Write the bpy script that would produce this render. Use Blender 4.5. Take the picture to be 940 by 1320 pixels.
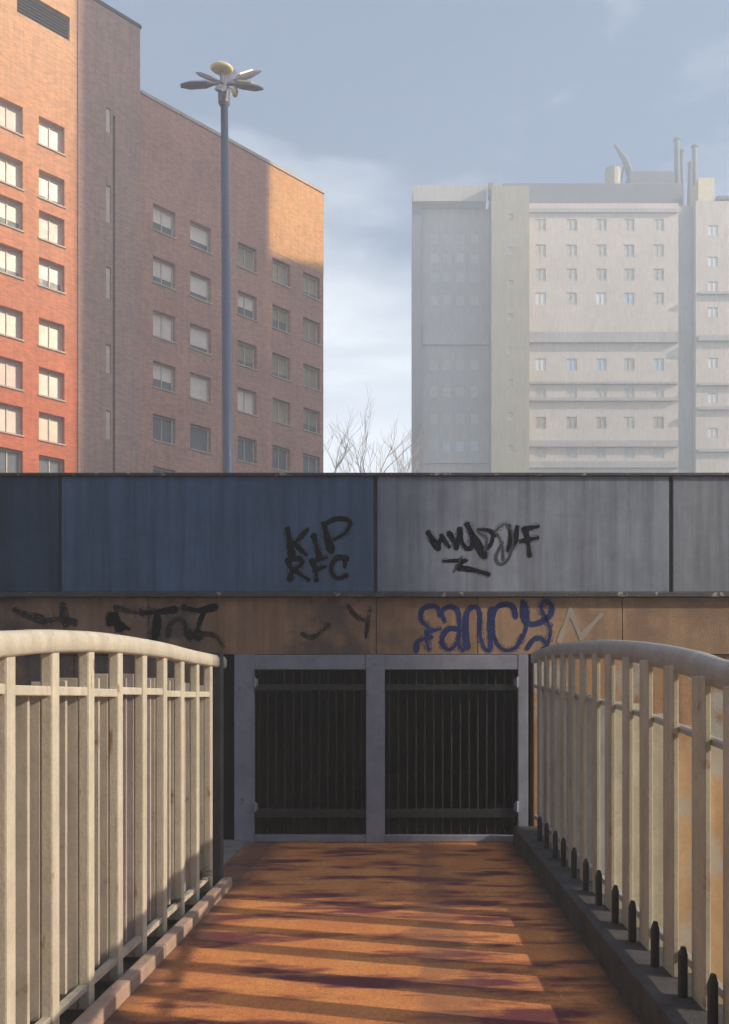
import bpy, bmesh, math, random
from mathutils import Vector, Matrix
random.seed(7)
R = math.radians
scn = bpy.context.scene
C = bpy.context.scene.collection
for o in list(bpy.data.objects): bpy.data.objects.remove(o)

# ------------------------------------------------------------------ camera
F = 1100.0; CX = 528.0; HY = 900.0; EYE = 1.63
cam = bpy.data.cameras.new('camera'); camo = bpy.data.objects.new('camera', cam); C.objects.link(camo)
camo.location = (0, 0, EYE); camo.rotation_euler = (R(90), 0, 0)
cam.sensor_width = 36; cam.sensor_fit = 'AUTO'; cam.lens = F/1320*36
cam.shift_x = -(CX-470)/1320; cam.shift_y = (HY-660)/1320
cam.clip_start = 0.05; cam.clip_end = 4000
scn.camera = camo

# ------------------------------------------------------------------ light
SUN_EL = 27.0; SUN_AZ = 15.0       # azimuth: degrees from +X towards -Y
W = bpy.data.worlds.new('World'); scn.world = W; W.use_nodes = True
nt = W.node_tree; nt.nodes.clear()
out = nt.nodes.new('ShaderNodeOutputWorld'); bg = nt.nodes.new('ShaderNodeBackground')
sky = nt.nodes.new('ShaderNodeTexSky'); sky.sky_type = 'NISHITA'; sky.sun_disc = False
sky.sun_elevation = R(SUN_EL); sky.sun_rotation = R(90+SUN_AZ)
sky.air_density = 1.0; sky.dust_density = 0.7; sky.ozone_density = 2.5
tc = nt.nodes.new('ShaderNodeTexCoord'); mp = nt.nodes.new('ShaderNodeMapping')
mp.inputs['Scale'].default_value = (1.1, 1.1, 4.2); mp.inputs['Rotation'].default_value = (0.18, 0.1, 0.4)
nz = nt.nodes.new('ShaderNodeTexNoise'); nz.inputs['Scale'].default_value = 1.7; nz.inputs['Detail'].default_value = 8
nz.inputs['Roughness'].default_value = 0.58; nz.inputs['Distortion'].default_value = 0.5
cr = nt.nodes.new('ShaderNodeValToRGB'); cr.color_ramp.elements[0].position = 0.38; cr.color_ramp.elements[1].position = 0.82
cr.color_ramp.elements[1].color = (0.85, 0.85, 0.85, 1)
mx = nt.nodes.new('ShaderNodeMixRGB'); mx.inputs[2].default_value = (8.8, 9.2, 9.7, 1)
L = nt.links.new
L(tc.outputs['Generated'], mp.inputs[0]); L(mp.outputs[0], nz.inputs['Vector']); 
sx = nt.nodes.new('ShaderNodeSeparateXYZ'); L(tc.outputs['Generated'], sx.inputs[0])
mr = nt.nodes.new('ShaderNodeMapRange'); L(sx.outputs[2], mr.inputs[0])       # more cirrus low down, clear blue overhead
mr.inputs[1].default_value = 0.58; mr.inputs[2].default_value = 0.22; mr.inputs[3].default_value = -0.22; mr.inputs[4].default_value = 0.42
ad = nt.nodes.new('ShaderNodeMath'); ad.operation = 'ADD'; L(nz.outputs[0], ad.inputs[0]); L(mr.outputs[0], ad.inputs[1]); L(ad.outputs[0], cr.inputs[0])
L(cr.outputs[0], mx.inputs[0]); L(sky.outputs[0], mx.inputs[1]); L(mx.outputs[0], bg.inputs[0])
bg.inputs[1].default_value = 0.1
L(bg.outputs[0], out.inputs[0])
sun = bpy.data.lights.new('sun', 'SUN'); suno = bpy.data.objects.new('sun', sun); C.objects.link(suno)
sun.energy = 5.0; sun.angle = R(0.6); sun.color = (1.0, 0.82, 0.6)
ca, sa = math.cos(R(SUN_AZ)), math.sin(R(SUN_AZ))
sd = Vector((ca*math.cos(R(SUN_EL)), -sa*math.cos(R(SUN_EL)), math.sin(R(SUN_EL))))
suno.rotation_euler = sd.to_track_quat('Z', 'Y').to_euler(); suno.location = (20, -5, 40)
scn.view_settings.view_transform = 'Standard'; scn.view_settings.look = 'None'
scn.view_settings.exposure = 0.92; scn.view_settings.gamma = 1
scn.cycles.volume_bounces = 1

# ------------------------------------------------------------------ helpers
def PX(px, py, Y):                    # a pixel of the photograph at depth Y
    return Vector(((px-CX)/F*Y, Y, EYE+(HY-py)/F*Y))

_m = {}
def mat(name, col, var=0.25, scale=3.0, rough=0.8, bump=0.15, bscale=60, streak=0.0, col2=None, stain=None,
        stain_scale=1.2, stain_pos=(0.5, 0.62), metal=0.0, spec=0.5, brick=None, band=None, speck=0, stain_vec=None, top=None, alpha=None):
    if name in _m: return _m[name]
    m = bpy.data.materials.new(name); m.use_nodes = True; n = m.node_tree; n.nodes.clear(); k = n.links.new
    o = n.nodes.new('ShaderNodeOutputMaterial'); p = n.nodes.new('ShaderNodeBsdfPrincipled')
    k(p.outputs[0], o.inputs[0])
    p.inputs['Roughness'].default_value = rough; p.inputs['Metallic'].default_value = metal
    p.inputs['Specular IOR Level'].default_value = spec
    t = n.nodes.new('ShaderNodeTexCoord'); co = t.outputs['Object']
    def noise(sc, det=6, scalev=None, ro=0.6):
        a = n.nodes.new('ShaderNodeTexNoise'); a.inputs['Scale'].default_value = sc; a.inputs['Detail'].default_value = det
        a.inputs['Roughness'].default_value = ro
        if scalev:
            q = n.nodes.new('ShaderNodeMapping'); q.inputs['Scale'].default_value = scalev; k(co, q.inputs[0]); k(q.outputs[0], a.inputs['Vector'])
        else: k(co, a.inputs['Vector'])
        return a.outputs[0]
    def mix(fac, a, b, bt='MIX'):
        x = n.nodes.new('ShaderNodeMixRGB'); x.blend_type = bt
        for i, v in ((0, fac), (1, a), (2, b)):
            if isinstance(v, (int, float)): x.inputs[i].default_value = v
            elif isinstance(v, tuple): x.inputs[i].default_value = (*v, 1) if len(v) == 3 else v
            else: k(v, x.inputs[i])
        return x.outputs[0]
    def ramp(v, a, b):
        x = n.nodes.new('ShaderNodeMapRange'); k(v, x.inputs[0]); x.inputs[1].default_value = a; x.inputs[2].default_value = b
        return x.outputs[0]
    c2 = col2 or tuple(c*(1-var) for c in col)
    base = mix(ramp(noise(scale), 0.35, 0.65), col, c2)
    if top:                            # haze painted into the colour of the upper courses
        xz = n.nodes.new('ShaderNodeSeparateXYZ'); k(co, xz.inputs[0])
        x = n.nodes.new('ShaderNodeMapRange'); k(xz.outputs[2], x.inputs[0]); x.inputs[1].default_value = top[1]; x.inputs[2].default_value = top[2]
        base = mix(x.outputs[0], base, top[0])
    if brick:
        q = n.nodes.new('ShaderNodeTexBrick'); q.inputs['Scale'].default_value = 1.0
        q.inputs['Brick Width'].default_value = 0.225; q.inputs['Row Height'].default_value = 0.075
        q.inputs['Mortar Size'].default_value = 0.006; q.inputs['Mortar Smooth'].default_value = 0.3
        q.inputs['Color1'].default_value = (1.12, 1.08, 1.05, 1); q.inputs['Color2'].default_value = (0.78, 0.76, 0.78, 1)
        q.inputs['Mortar'].default_value = (1.0, 1.25, 1.45, 1)
        xyz = n.nodes.new('ShaderNodeSeparateXYZ'); k(co, xyz.inputs[0])
        dt = n.nodes.new('ShaderNodeVectorMath'); dt.operation = 'DOT_PRODUCT'; dt.inputs[1].default_value = (*brick, 0); k(co, dt.inputs[0])
        cb = n.nodes.new('ShaderNodeCombineXYZ'); k(dt.outputs['Value'], cb.inputs[0]); k(xyz.outputs[2], cb.inputs[1])
        k(cb.outputs[0], q.inputs['Vector'])
        base = mix(1.0, base, q.outputs[0], 'MULTIPLY')
    base = mix(ramp(noise(scale*9, 4), 0.3, 0.7), base, mix(1.0, base, (0.86, 0.86, 0.88), 'MULTIPLY'))
    if speck:
        sp = ramp(noise(95, 3, None, 0.8), 0.3, 0.7)
        base = mix(sp, mix(1.0, base, (1-speck,)*3, 'MULTIPLY'), mix(1.0, base, (1+speck,)*3, 'MULTIPLY'))
    if streak:
        s = ramp(noise(1.0, 5, (9, 9, 0.5)), 0.42, 0.68)
        base = mix(mix(1.0, s, (streak,)*3, 'MULTIPLY'), base, mix(1.0, base, (0.55, 0.53, 0.52), 'MULTIPLY'))
    if stain:
        s = ramp(noise(stain_scale, 7, stain_vec), *stain_pos)
        base = mix(s, base, stain)
    if band:                           # a worn strip along Y, ragged edges
        xyz = n.nodes.new('ShaderNodeSeparateXYZ'); k(co, xyz.inputs[0])
        def mth(op, a, b):
            x = n.nodes.new('ShaderNodeMath'); x.operation = op
            for i, v in ((0, a), (1, b)):
                if isinstance(v, (int, float)): x.inputs[i].default_value = v
                else: k(v, x.inputs[i])
            return x.outputs[0]
        wob = mth('MULTIPLY', mth('SUBTRACT', noise(1.0, 6, (2.2, 1.6, 1), 0.7), 0.5), 0.9)
        for bc_, bx0, bw, bs in band:
            d = mth('ABSOLUTE', mth('ADD', mth('SUBTRACT', xyz.outputs[0], bx0), wob if bw < .25 else mth('MULTIPLY', wob, 0.5)), 0)
            x = n.nodes.new('ShaderNodeMapRange'); k(d, x.inputs[0]); x.inputs[1].default_value = bw; x.inputs[2].default_value = bw*0.35
            x.inputs[3].default_value = 0; x.inputs[4].default_value = bs
            base = mix(x.outputs[0], base, bc_)
    if alpha:
        a_ = ramp(noise(alpha[0], 4, None, 0.75), alpha[1], alpha[2]); k(a_, p.inputs['Alpha'])
    k(base, p.inputs['Base Color'])
    if bump:
        b = n.nodes.new('ShaderNodeBump'); b.inputs['Strength'].default_value = bump; b.inputs['Distance'].default_value = 0.02
        k(noise(bscale, 5), b.inputs['Height']); k(b.outputs[0], p.inputs['Normal'])
    rr = ramp(noise(scale*3), 0.3, 0.7); q = n.nodes.new('ShaderNodeMapRange'); k(rr, q.inputs[0])
    q.inputs[3].default_value = max(0.05, rough-0.12); q.inputs[4].default_value = min(1, rough+0.08); k(q.outputs[0], p.inputs['Roughness'])
    _m[name] = m
    return m

def thing(name, label, cat, loc, group=None, kind=None):
    o = bpy.data.objects.new(name, None); C.objects.link(o); o.location = loc; o.empty_display_size = 0.2
    o['label'] = label; o['category'] = cat
    if group: o['group'] = group
    if kind: o['kind'] = kind
    return o
def wloc(o):
    v = Vector((0, 0, 0))
    while o: v += o.location; o = o.parent
    return v
def part(name, bm, m, parent=None, label=None, smooth=False):
    me = bpy.data.meshes.new(name)
    if parent: bmesh.ops.translate(bm, verts=bm.verts, vec=-wloc(parent))
    bmesh.ops.recalc_face_normals(bm, faces=bm.faces)
    bm.to_mesh(me); bm.free(); me.materials.append(m)
    if smooth:
        for f in me.polygons: f.use_smooth = True
    o = bpy.data.objects.new(name, me); C.objects.link(o)
    if parent: o.parent = parent
    if label: o['label'] = label
    return o
def struct(name, bm, m, kind='structure'):
    o = part(name, bm, m); o['kind'] = kind; return o
def BM(): return bmesh.new()
def box(bm, a, b, bev=0.0, rot=None, piv=None):
    a, b = Vector(a), Vector(b)
    c = (a+b)/2; s = b-a
    r = bmesh.ops.create_cube(bm, size=1.0); vs = r['verts']
    bmesh.ops.scale(bm, vec=s, verts=vs)
    if bev:
        es = list({e for v in vs for e in v.link_edges})
        rb = bmesh.ops.bevel(bm, geom=es, offset=bev, segments=2, affect='EDGES', profile=0.6)
        vs = list({v for f in rb['faces'] for v in f.verts} | {v for v in vs if v.is_valid})
    bmesh.ops.translate(bm, verts=vs, vec=c)
    if rot is not None:
        bmesh.ops.rotate(bm, verts=vs, cent=piv if piv is not None else c, matrix=rot)
    return vs
def hexa(bm, b4, t4):                  # bottom four, top four
    v = [bm.verts.new(p) for p in list(b4)+list(t4)]
    for q in ((0, 3, 2, 1), (4, 5, 6, 7), (0, 1, 5, 4), (1, 2, 6, 5), (2, 3, 7, 6), (3, 0, 4, 7)):
        bm.faces.new([v[i] for i in q])
def prism(bm, foot, z0, z1):
    b = [bm.verts.new((x, y, z0)) for x, y in foot]; t = [bm.verts.new((x, y, z1)) for x, y in foot]
    n = len(foot)
    bm.faces.new(b[::-1]); bm.faces.new(t)
    for i in range(n): bm.faces.new((b[i], b[(i+1) % n], t[(i+1) % n], t[i]))
def tube(bm, pts, rads, seg=8, up=None, flat=1.0, cap=True):
    rings = []
    pts = [Vector(p) for p in pts]
    for i, p in enumerate(pts):
        d = (pts[min(i+1, len(pts)-1)]-pts[max(i-1, 0)]).normalized()
        u = Vector(up) if up else (Vector((0, 0, 1)) if abs(d.z) < 0.9 else Vector((1, 0, 0)))
        s = d.cross(u).normalized(); w = s.cross(d).normalized()
        r = rads[i] if isinstance(rads, (list, tuple)) else rads
        rings.append([bm.verts.new(p+(s*math.cos(2*math.pi*j/seg)*flat+w*math.sin(2*math.pi*j/seg))*r) for j in range(seg)])
    for a, b in zip(rings, rings[1:]):
        for j in range(seg): bm.faces.new((a[j], a[(j+1) % seg], b[(j+1) % seg], b[j]))
    if cap: bm.faces.new(rings[0][::-1]); bm.faces.new(rings[-1])
def smoothpts(p, n=6):
    p = [Vector(q) for q in p]; o = []
    for i in range(len(p)-1):
        a = p[max(i-1, 0)]; b = p[i]; c = p[i+1]; d = p[min(i+2, len(p)-1)]
        for j in range(n):
            t = j/n
            o.append(0.5*((2*b)+(c-a)*t+(2*a-5*b+4*c-d)*t*t+(3*b-a-3*c+d)*t**3))
    return o+[p[-1]]

# ------------------------------------------------------------------ materials
M_path = mat('red_path_coating', (0.82, 0.35, 0.115), scale=2.2, col2=(0.7, 0.25, 0.09), rough=0.82, bump=0.6, bscale=140,
             stain=(0.17, 0.045, 0.055), stain_scale=1.0, stain_pos=(0.49, 0.6), stain_vec=(1.0, 3.2, 1), streak=0.0,  # maroon wear streaks, deepened to give the path the purple of shade
             band=[((0.26, 0.13, 0.085), 0.2, 0.2, .5), ((0.1, 0.07, 0.055), 1.3, 0.36, .9), ((0.12, 0.07, 0.055), -1.62, 0.3, .8)], speck=0.35)
M_pave_r = mat('dusty_paving', (0.46, 0.38, 0.28), scale=2, var=0.3, rough=0.9, bump=0.4, stain=(0.2, 0.18, 0.16), stain_scale=1.5)
M_pave_l = mat('grey_paving', (0.3, 0.28, 0.27), scale=2, var=0.3, rough=0.9, bump=0.4, stain=(0.13, 0.12, 0.13), stain_scale=1.5)
M_ground = mat('ground', (0.075, 0.072, 0.068), var=0.4, scale=1.5, rough=0.95, bump=0.7, bscale=40, stain=(0.045, 0.055, 0.03), stain_scale=2)
M_kerb = mat('kerb_concrete', (0.5, 0.36, 0.29), scale=6, var=0.25, rough=0.85, bump=0.3)
M_plinth = mat('plinth_concrete', (0.1, 0.1, 0.105), scale=4, var=0.4, rough=0.9, bump=0.4, streak=0.5)
M_cream = mat('cream_paint', (0.7, 0.66, 0.55), scale=8, var=0.14, rough=0.55, bump=0.2, streak=0.35, stain=(0.34, 0.22, 0.13), stain_scale=1.0, stain_pos=(0.63, 0.7), stain_vec=(16, 16, 4))
M_cream2 = mat('weathered_grey_slat', (0.6, 0.55, 0.47), scale=6, var=0.2, rough=0.65, bump=0.1, streak=0.5, stain=(0.24, 0.15, 0.09), stain_scale=6, stain_pos=(0.64, 0.75))
M_olive = mat('weathered_olive_paint', (0.62, 0.59, 0.47), scale=5, var=0.18, rough=0.6, bump=0.1, streak=0.5, stain=(0.33, 0.2, 0.11), stain_scale=6, stain_pos=(0.63, 0.75))
M_fin2 = mat('mauve_grey_fin', (0.5, 0.44, 0.44), scale=6, var=0.2, rough=0.65, bump=0.1, streak=0.6)
M_fin3 = mat('blue_grey_fin', (0.46, 0.47, 0.53), scale=6, var=0.2, rough=0.65, bump=0.1, streak=0.6)
M_warm = mat('warm_beige_fin', (0.72, 0.5, 0.3), scale=3, var=0.2, rough=0.65, bump=0.1, streak=0.5, stain=(0.5, 0.48, 0.44), stain_scale=4)
M_galv = mat('galvanised_grey', (0.5, 0.49, 0.47), scale=6, var=0.2, rough=0.5, bump=0.06, metal=0.2)
M_gate = mat('blue_grey_gate_paint', (0.35, 0.39, 0.5), scale=5, var=0.22, rough=0.5, bump=0.08, stain=(0.2, 0.17, 0.16), stain_scale=8, stain_pos=(0.63, 0.72))
M_bar = mat('black_bar_paint', (0.014, 0.016, 0.019), var=0.3, scale=4, rough=0.6, bump=0.1, spec=0.25)
M_stub = mat('shaded_foot_tone', (0.05, 0.055, 0.065), var=0.3, scale=4, rough=0.6, bump=0.1)  # dark tone stands for the shaded feet of the bars
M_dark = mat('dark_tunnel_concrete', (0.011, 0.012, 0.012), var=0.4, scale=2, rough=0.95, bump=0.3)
PCOL = [(0.045, 0.105, 0.19), (0.115, 0.21, 0.37), (0.33, 0.39, 0.5), (0.33, 0.375, 0.46)]  # panel colours step from navy to grey to carry the shade along the parapet
M_panels = [mat('parapet_shade_tone_%s' % n, c, scale=1.3, var=0.22, rough=0.55, bump=0.06, bscale=90, streak=0.75)
            for n, c in zip(('navy', 'blue', 'slate', 'grey'), PCOL)]
M_joint = mat('dark_joint', (0.05, 0.055, 0.06), var=0.3, rough=0.8)
M_ledge = mat('worn_ledge', (0.11, 0.11, 0.12), var=0.3, scale=5, rough=0.6, stain=(0.45, 0.42, 0.38), stain_scale=7, stain_pos=(0.6, 0.66))
M_fmid = mat('fascia_half_shaded_brown', (0.47, 0.3, 0.19), scale=1.8, var=0.3, rough=0.85, bump=0.25, streak=0.6, stain=(0.2, 0.14, 0.1), stain_scale=1.5)  # fascia tones run brown to tan, putting the left-hand shade into colour
M_fas = [mat('fascia_shaded_brown', (0.45, 0.29, 0.19), scale=1.8, var=0.35, rough=0.85, bump=0.25, streak=0.7, stain=(0.13, 0.1, 0.085), stain_scale=1.6),
         mat('fascia_lit_tan', (0.52, 0.35, 0.22), scale=1.8, var=0.22, rough=0.85, bump=0.25, streak=0.5, stain=(0.3, 0.19, 0.13), stain_scale=1.4)]
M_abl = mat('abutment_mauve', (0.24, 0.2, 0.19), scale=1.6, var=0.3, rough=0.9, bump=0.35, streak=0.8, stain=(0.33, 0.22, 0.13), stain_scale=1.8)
M_abr = mat('abutment_orange', (0.6, 0.36, 0.19), scale=1.5, var=0.2, rough=0.9, bump=0.35, streak=0.6, stain=(0.5, 0.48, 0.44), stain_scale=1.3, stain_pos=(0.52, 0.6))
M_black = mat('black_spray', (0.006, 0.008, 0.014), var=0.2, rough=0.7, bump=0, spec=0.1, alpha=(22, 0.3, 0.4))
M_ghost = mat('faded_black_spray', (0.05, 0.042, 0.04), var=0.3, rough=0.8, spec=0.2, bump=0, alpha=(18, 0.36, 0.54))
M_ghost2 = mat('thin_black_spray', (0.065, 0.075, 0.095), var=0.3, rough=0.7, bump=0)
M_blue = mat('blue_spray', (0.03, 0.055, 0.22), var=0.45, scale=9, rough=0.7, bump=0, spec=0.2)
M_white = mat('chalky_white_spray', (0.5, 0.44, 0.38), var=0.15, rough=0.8, bump=0)

OVER = {}
for k_, c_ in (('black_spray', (0.01, 0.012, 0.02)), ('faded_black_spray', (0.05, 0.042, 0.04)), ('thin_black_spray', (0.06, 0.07, 0.09)), ('blue_spray', (0.03, 0.055, 0.22)), ('chalky_white_spray', (0.5, 0.44, 0.38))):
    OVER[k_] = mat('overspray_'+k_, c_, var=0.1, rough=0.8, bump=0, spec=0.1, alpha=(60, 0.5, 0.62))
# ------------------------------------------------------------------ ground
bm = BM(); box(bm, (-900, -200, -0.5), (900, 1500, 0.0)); struct('ground', bm, M_ground)
WY = 9.6                               # the wall's plane
bm = BM()
v = [bm.verts.new(p) for p in ((-1.535, -3, 0.004), (1.165, -3, 0.004), (1.165, WY+0.6, 0.004), (-1.535, WY+0.6, 0.004))]
bm.faces.new(v)
v = [bm.verts.new(p) for p in ((-2.1, 7.35, 0.0035), (-1.54, 7.35, 0.0035), (-1.54, WY+0.6, 0.0035), (-2.1, WY+0.6, 0.0035))]
bm.faces.new(v)
struct('path', bm, M_path)
bm = BM(); box(bm, (1.565, -6, -0.02), (6.6, WY+0.05, 0.03)); struct('pavement', bm, M_pave_r)
bm = BM(); box(bm, (-7, -6, -0.02), (-1.8, WY+0.05, 0.03)); struct('pavement', bm, M_pave_l)
bm = BM()
for i in range(14):
    y0 = -2.0+i*0.67; box(bm, (-1.61, y0+0.003, -0.05), (-1.53, y0+0.664, 0.085+random.uniform(-.004, .004)), 0.012)
struct('kerb', bm, M_kerb)

# ------------------------------------------------------------------ bridge
br = thing('road_bridge', 'low road bridge with blue grey panelled parapet and graffiti covered brown fascia above the gate', 'bridge', (0, WY+0.3, 0))
zt, zb = PX(0, 614, WY).z, PX(0, 763, WY).z
joints = [-260, 77, 484, 865, 1260]
for i in range(4):
    x0, x1 = PX(joints[i], 0, WY).x+0.022, PX(joints[i+1], 0, WY).x-0.022
    bm = BM(); box(bm, (x0, WY, zb), (x1, WY+0.22, zt), 0.008)
    part('parapet_panel', bm, M_panels[i], br, ['parapet panel at the left end, shade painted in as navy blue', 'parapet panel with black graffiti, shade painted in as blue', 'slate grey parapet panel with scribbled tag', 'pale grey parapet panel at the right end'][i])
for j in joints[1:4]:
    bm = BM(); x = PX(j, 0, WY).x; box(bm, (x-0.0215, WY+0.012, zb), (x+0.0215, WY+0.2, zt-0.01)); part('joint_strip', bm, M_joint, br)
bm = BM(); box(bm, (-7, WY-0.03, zt+0.002), (6.6, WY+0.26, zt+0.035), 0.006); part('coping', bm, M_ledge, br)
zf0, zf1 = PX(0, 843, WY).z, PX(0, 770, WY).z
bm = BM(); box(bm, (-7, WY-0.035, zf1+0.004), (6.6, WY+0.3, zb-0.004), 0.006); part('ledge', bm, M_ledge, br)
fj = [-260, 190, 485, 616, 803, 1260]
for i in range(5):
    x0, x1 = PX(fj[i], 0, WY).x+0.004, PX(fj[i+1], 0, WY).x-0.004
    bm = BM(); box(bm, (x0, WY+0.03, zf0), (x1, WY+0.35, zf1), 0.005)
    part('fascia_slab', bm, M_fas[0] if i < 2 else (M_fmid if i == 2 else M_fas[1]), br, 'stained brown fascia slab with shade in its colour' if i < 2 else 'tan fascia slab coloured as lit')
bm = BM(); box(bm, (-7, WY+0.36, 2.3), (6.6, WY+9, 2.9)); box(bm, (-7, WY+8.8, 2.95), (6.6, WY+9.02, zt)); part('deck', bm, M_plinth, br)

# graffiti: sprayed strokes lying 2 mm and more off the wall
_z = [0]
def stroke(bm, pts, w, Y, smooth=True):
    w = w*(1.25 if w < 9 else 1.05)
    _z[0] = (_z[0]+1) % 24
    y = Y-0.0085+_z[0]*0.00003 if False else Y-0.002-_z[0]*0.00005
    p = [Vector((a, b, 0)) for a, b in pts]
    if smooth and len(p) > 2: p = smoothpts(p, 5)
    else:
        q = []
        for a, b in zip(p, p[1:]): q += [a.lerp(b, t/4) for t in range(4)]
        p = q+[p[-1]]
    n = len(p); Ls = []; Rs = []
    for i, a in enumerate(p):
        d = (p[min(i+1, n-1)]-p[max(i-1, 0)])
        d = d.normalized() if d.length > 0 else Vector((1, 0, 0))
        nn = Vector((-d.y, d.x, 0)); t = i/(n-1)
        ww = w/2*(0.85+0.25*math.sin(t*5+w))*random.uniform(0.88, 1.12)
        Ls.append(a+nn*ww); Rs.append(a-nn*ww)
    def cap(c, d0, w0):
        return [c+Vector((math.cos(d0+k*math.pi/5-math.pi/2), math.sin(d0+k*math.pi/5-math.pi/2), 0))*w0 for k in range(1, 5)]
    d0 = (p[-1]-p[-2]); e0 = (p[0]-p[1])
    loop = Rs+cap(p[-1], math.atan2(d0.y, d0.x), w*0.45)+Ls[::-1]+cap(p[0], math.atan2(e0.y, e0.x), w*0.45)
    def V(q): r = PX(q.x, q.y, WY); return (r.x, y, r.z)
    rl = [bm.verts.new(V(q)) for q in Rs]; ll = [bm.verts.new(V(q)) for q in Ls]
    for i in range(n-1): bm.faces.new((rl[i], rl[i+1], ll[i+1], ll[i]))
    ce = [bm.verts.new(V(q)) for q in cap(p[-1], math.atan2(d0.y, d0.x), w*0.45)]
    cs = [bm.verts.new(V(q)) for q in cap(p[0], math.atan2(e0.y, e0.x), w*0.45)]
    try: bm.faces.new([rl[-1]]+ce+[ll[-1]]); bm.faces.new([ll[0]]+cs+[rl[0]])
    except Exception: pass
_st = []
def stroke_(bm, pts, w, Y, smooth=True):
    _st.append((pts, w, Y)); stroke(bm, pts, w, Y, smooth)
def spray(name, bm, m, parent, label):
    o = part(name, bm, m, parent, label)
    b2 = BM()
    for pts, w, Y in _st: stroke(b2, pts, w*1.2+2.2, Y+0.0012)
    _st.clear()
    part('overspray', b2, OVER[m.name], o)
    return o
def zoomed(ox, oy, s): return lambda pts: [(ox+a/s, oy+b/s) for a, b in pts]
A = zoomed(340, 650, 2.35); B = zoomed(0, 740, 3.133)
bm = BM(); Yp = WY
for pts, w in [([(73, 78), (80, 120), (86, 160)], 8), ([(132, 78), (112, 100), (92, 120)], 5), ([(92, 116), (112, 138), (128, 152)], 5),
               ([(152, 96), (160, 128), (168, 158)], 7), ([(184, 62), (192, 100), (205, 140)], 8), ([(184, 62), (215, 46), (250, 46), (262, 60), (245, 88), (215, 106)], 5),
               ([(73, 170), (84, 200), (80, 226)], 7), ([(75, 172), (105, 164), (116, 180), (90, 200)], 5), ([(90, 198), (110, 212), (134, 228)], 6),
               ([(146, 172), (158, 200), (160, 230)], 6), ([(146, 174), (188, 162)], 5), ([(154, 200), (184, 190)], 5),
               ([(252, 166), (226, 162), (208, 180), (206, 206), (224, 224), (250, 216)], 6), ([(248, 160), (246, 190)], 4)]:
    stroke_(bm, A(pts), w, Yp)
spray('graffiti', bm, M_black, br, 'black sprayed letters KiP over RFC')
bm = BM()
for pts, w in [([(500, 88), (512, 108), (528, 132)], 8), ([(528, 130), (540, 96)], 4), ([(540, 96), (552, 116), (562, 128)], 5), ([(562, 88), (576, 112), (584, 132)], 6),
               ([(584, 130), (594, 78)], 5), ([(594, 76), (600, 112), (614, 134)], 6), ([(618, 64), (640, 108), (668, 156)], 10), ([(614, 134), (630, 130), (628, 90)], 5),
               ([(652, 76), (684, 80), (700, 96)], 4), ([(696, 84), (690, 118), (672, 138)], 4),
               ([(768, 70), (762, 112), (756, 130)], 5), ([(744, 66), (748, 100), (740, 140)], 4), ([(792, 74), (800, 110), (806, 154)], 6), ([(788, 76), (830, 68)], 5), ([(780, 112), (828, 102)], 5),
               ([(546, 172), (612, 170)], 4), ([(612, 172), (592, 184), (588, 194)], 4), ([(588, 192), (640, 200), (680, 212)], 6)]:
    stroke_(bm, A(pts), w, Yp)
spray('graffiti', bm, M_black, br, 'black scribbled tag with a zigzag underline')
for pts, w in [([(700, 84), (730, 60), (752, 86), (754, 130), (738, 170), (716, 182), (704, 160), (722, 120)], 3), ([(706, 90), (722, 118), (726, 170)], 2.5), ([(652, 84), (676, 104), (670, 140)], 2.5), ([(600, 160), (576, 204)], 2)]:
    bm = BM(); stroke_(bm, A(pts), w, Yp); spray('graffiti', bm, M_ghost2, br, 'thin faded stroke inside the scribbled tag')
Yf = WY+0.03
bm = BM()
for pts, w in [([(532, 336), (526, 312), (500, 308), (478, 322), (478, 350), (500, 375), (494, 405), (500, 440)], 5), ([(492, 386), (534, 378)], 4.5), ([(462, 442), (468, 414), (506, 402)], 6),
               ([(548, 352), (540, 326), (560, 310), (584, 316), (592, 340), (594, 380), (592, 420), (604, 442)], 5), ([(590, 378), (562, 376), (544, 396), (542, 424), (560, 440), (580, 430), (592, 404)], 5.5),
               ([(618, 434), (612, 372), (618, 324), (640, 310), (656, 330), (656, 392), (670, 436), (688, 436), (686, 374), (690, 318)], 6.5),
               ([(764, 340), (756, 310), (730, 302), (704, 316), (694, 360), (704, 414), (732, 442), (766, 432), (786, 398)], 6),
               ([(786, 296), (786, 340), (808, 362), (842, 356), (870, 334), (872, 304), (852, 292), (842, 312), (854, 340), (870, 380), (862, 420), (846, 438)], 5.5),
               ([(788, 400), (800, 352), (796, 300)], 4.5), ([(800, 436), (820, 408), (846, 408), (860, 430)], 5)]:
    stroke_(bm, A(pts), w, Yf)
spray('graffiti', bm, M_blue, br, 'blue sprayed looping word FANCY')
bm = BM()
for pts, w in [([(722, 826), (736, 786)], 6), ([(736, 788), (750, 822)], 6), ([(750, 820), (776, 792)], 6)]: stroke_(bm, pts, w, Yf)
spray('graffiti', bm, M_white, br, 'chalky white letter N')
bm = BM()
for pts, w in [([(450, 180), (466, 192), (478, 208)], 19), ([(480, 206), (518, 220)], 4), ([(572, 156), (640, 152), (706, 142)], 9), ([(634, 158), (630, 210), (622, 258)], 11),
               ([(742, 134), (800, 146), (866, 132)], 9), ([(826, 140), (806, 190), (788, 238)], 5), ([(768, 246), (800, 246)], 15)]: stroke_(bm, B(pts), w, Yf)
spray('graffiti', bm, M_black, br, 'heavy black tag reading T n T')
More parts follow.
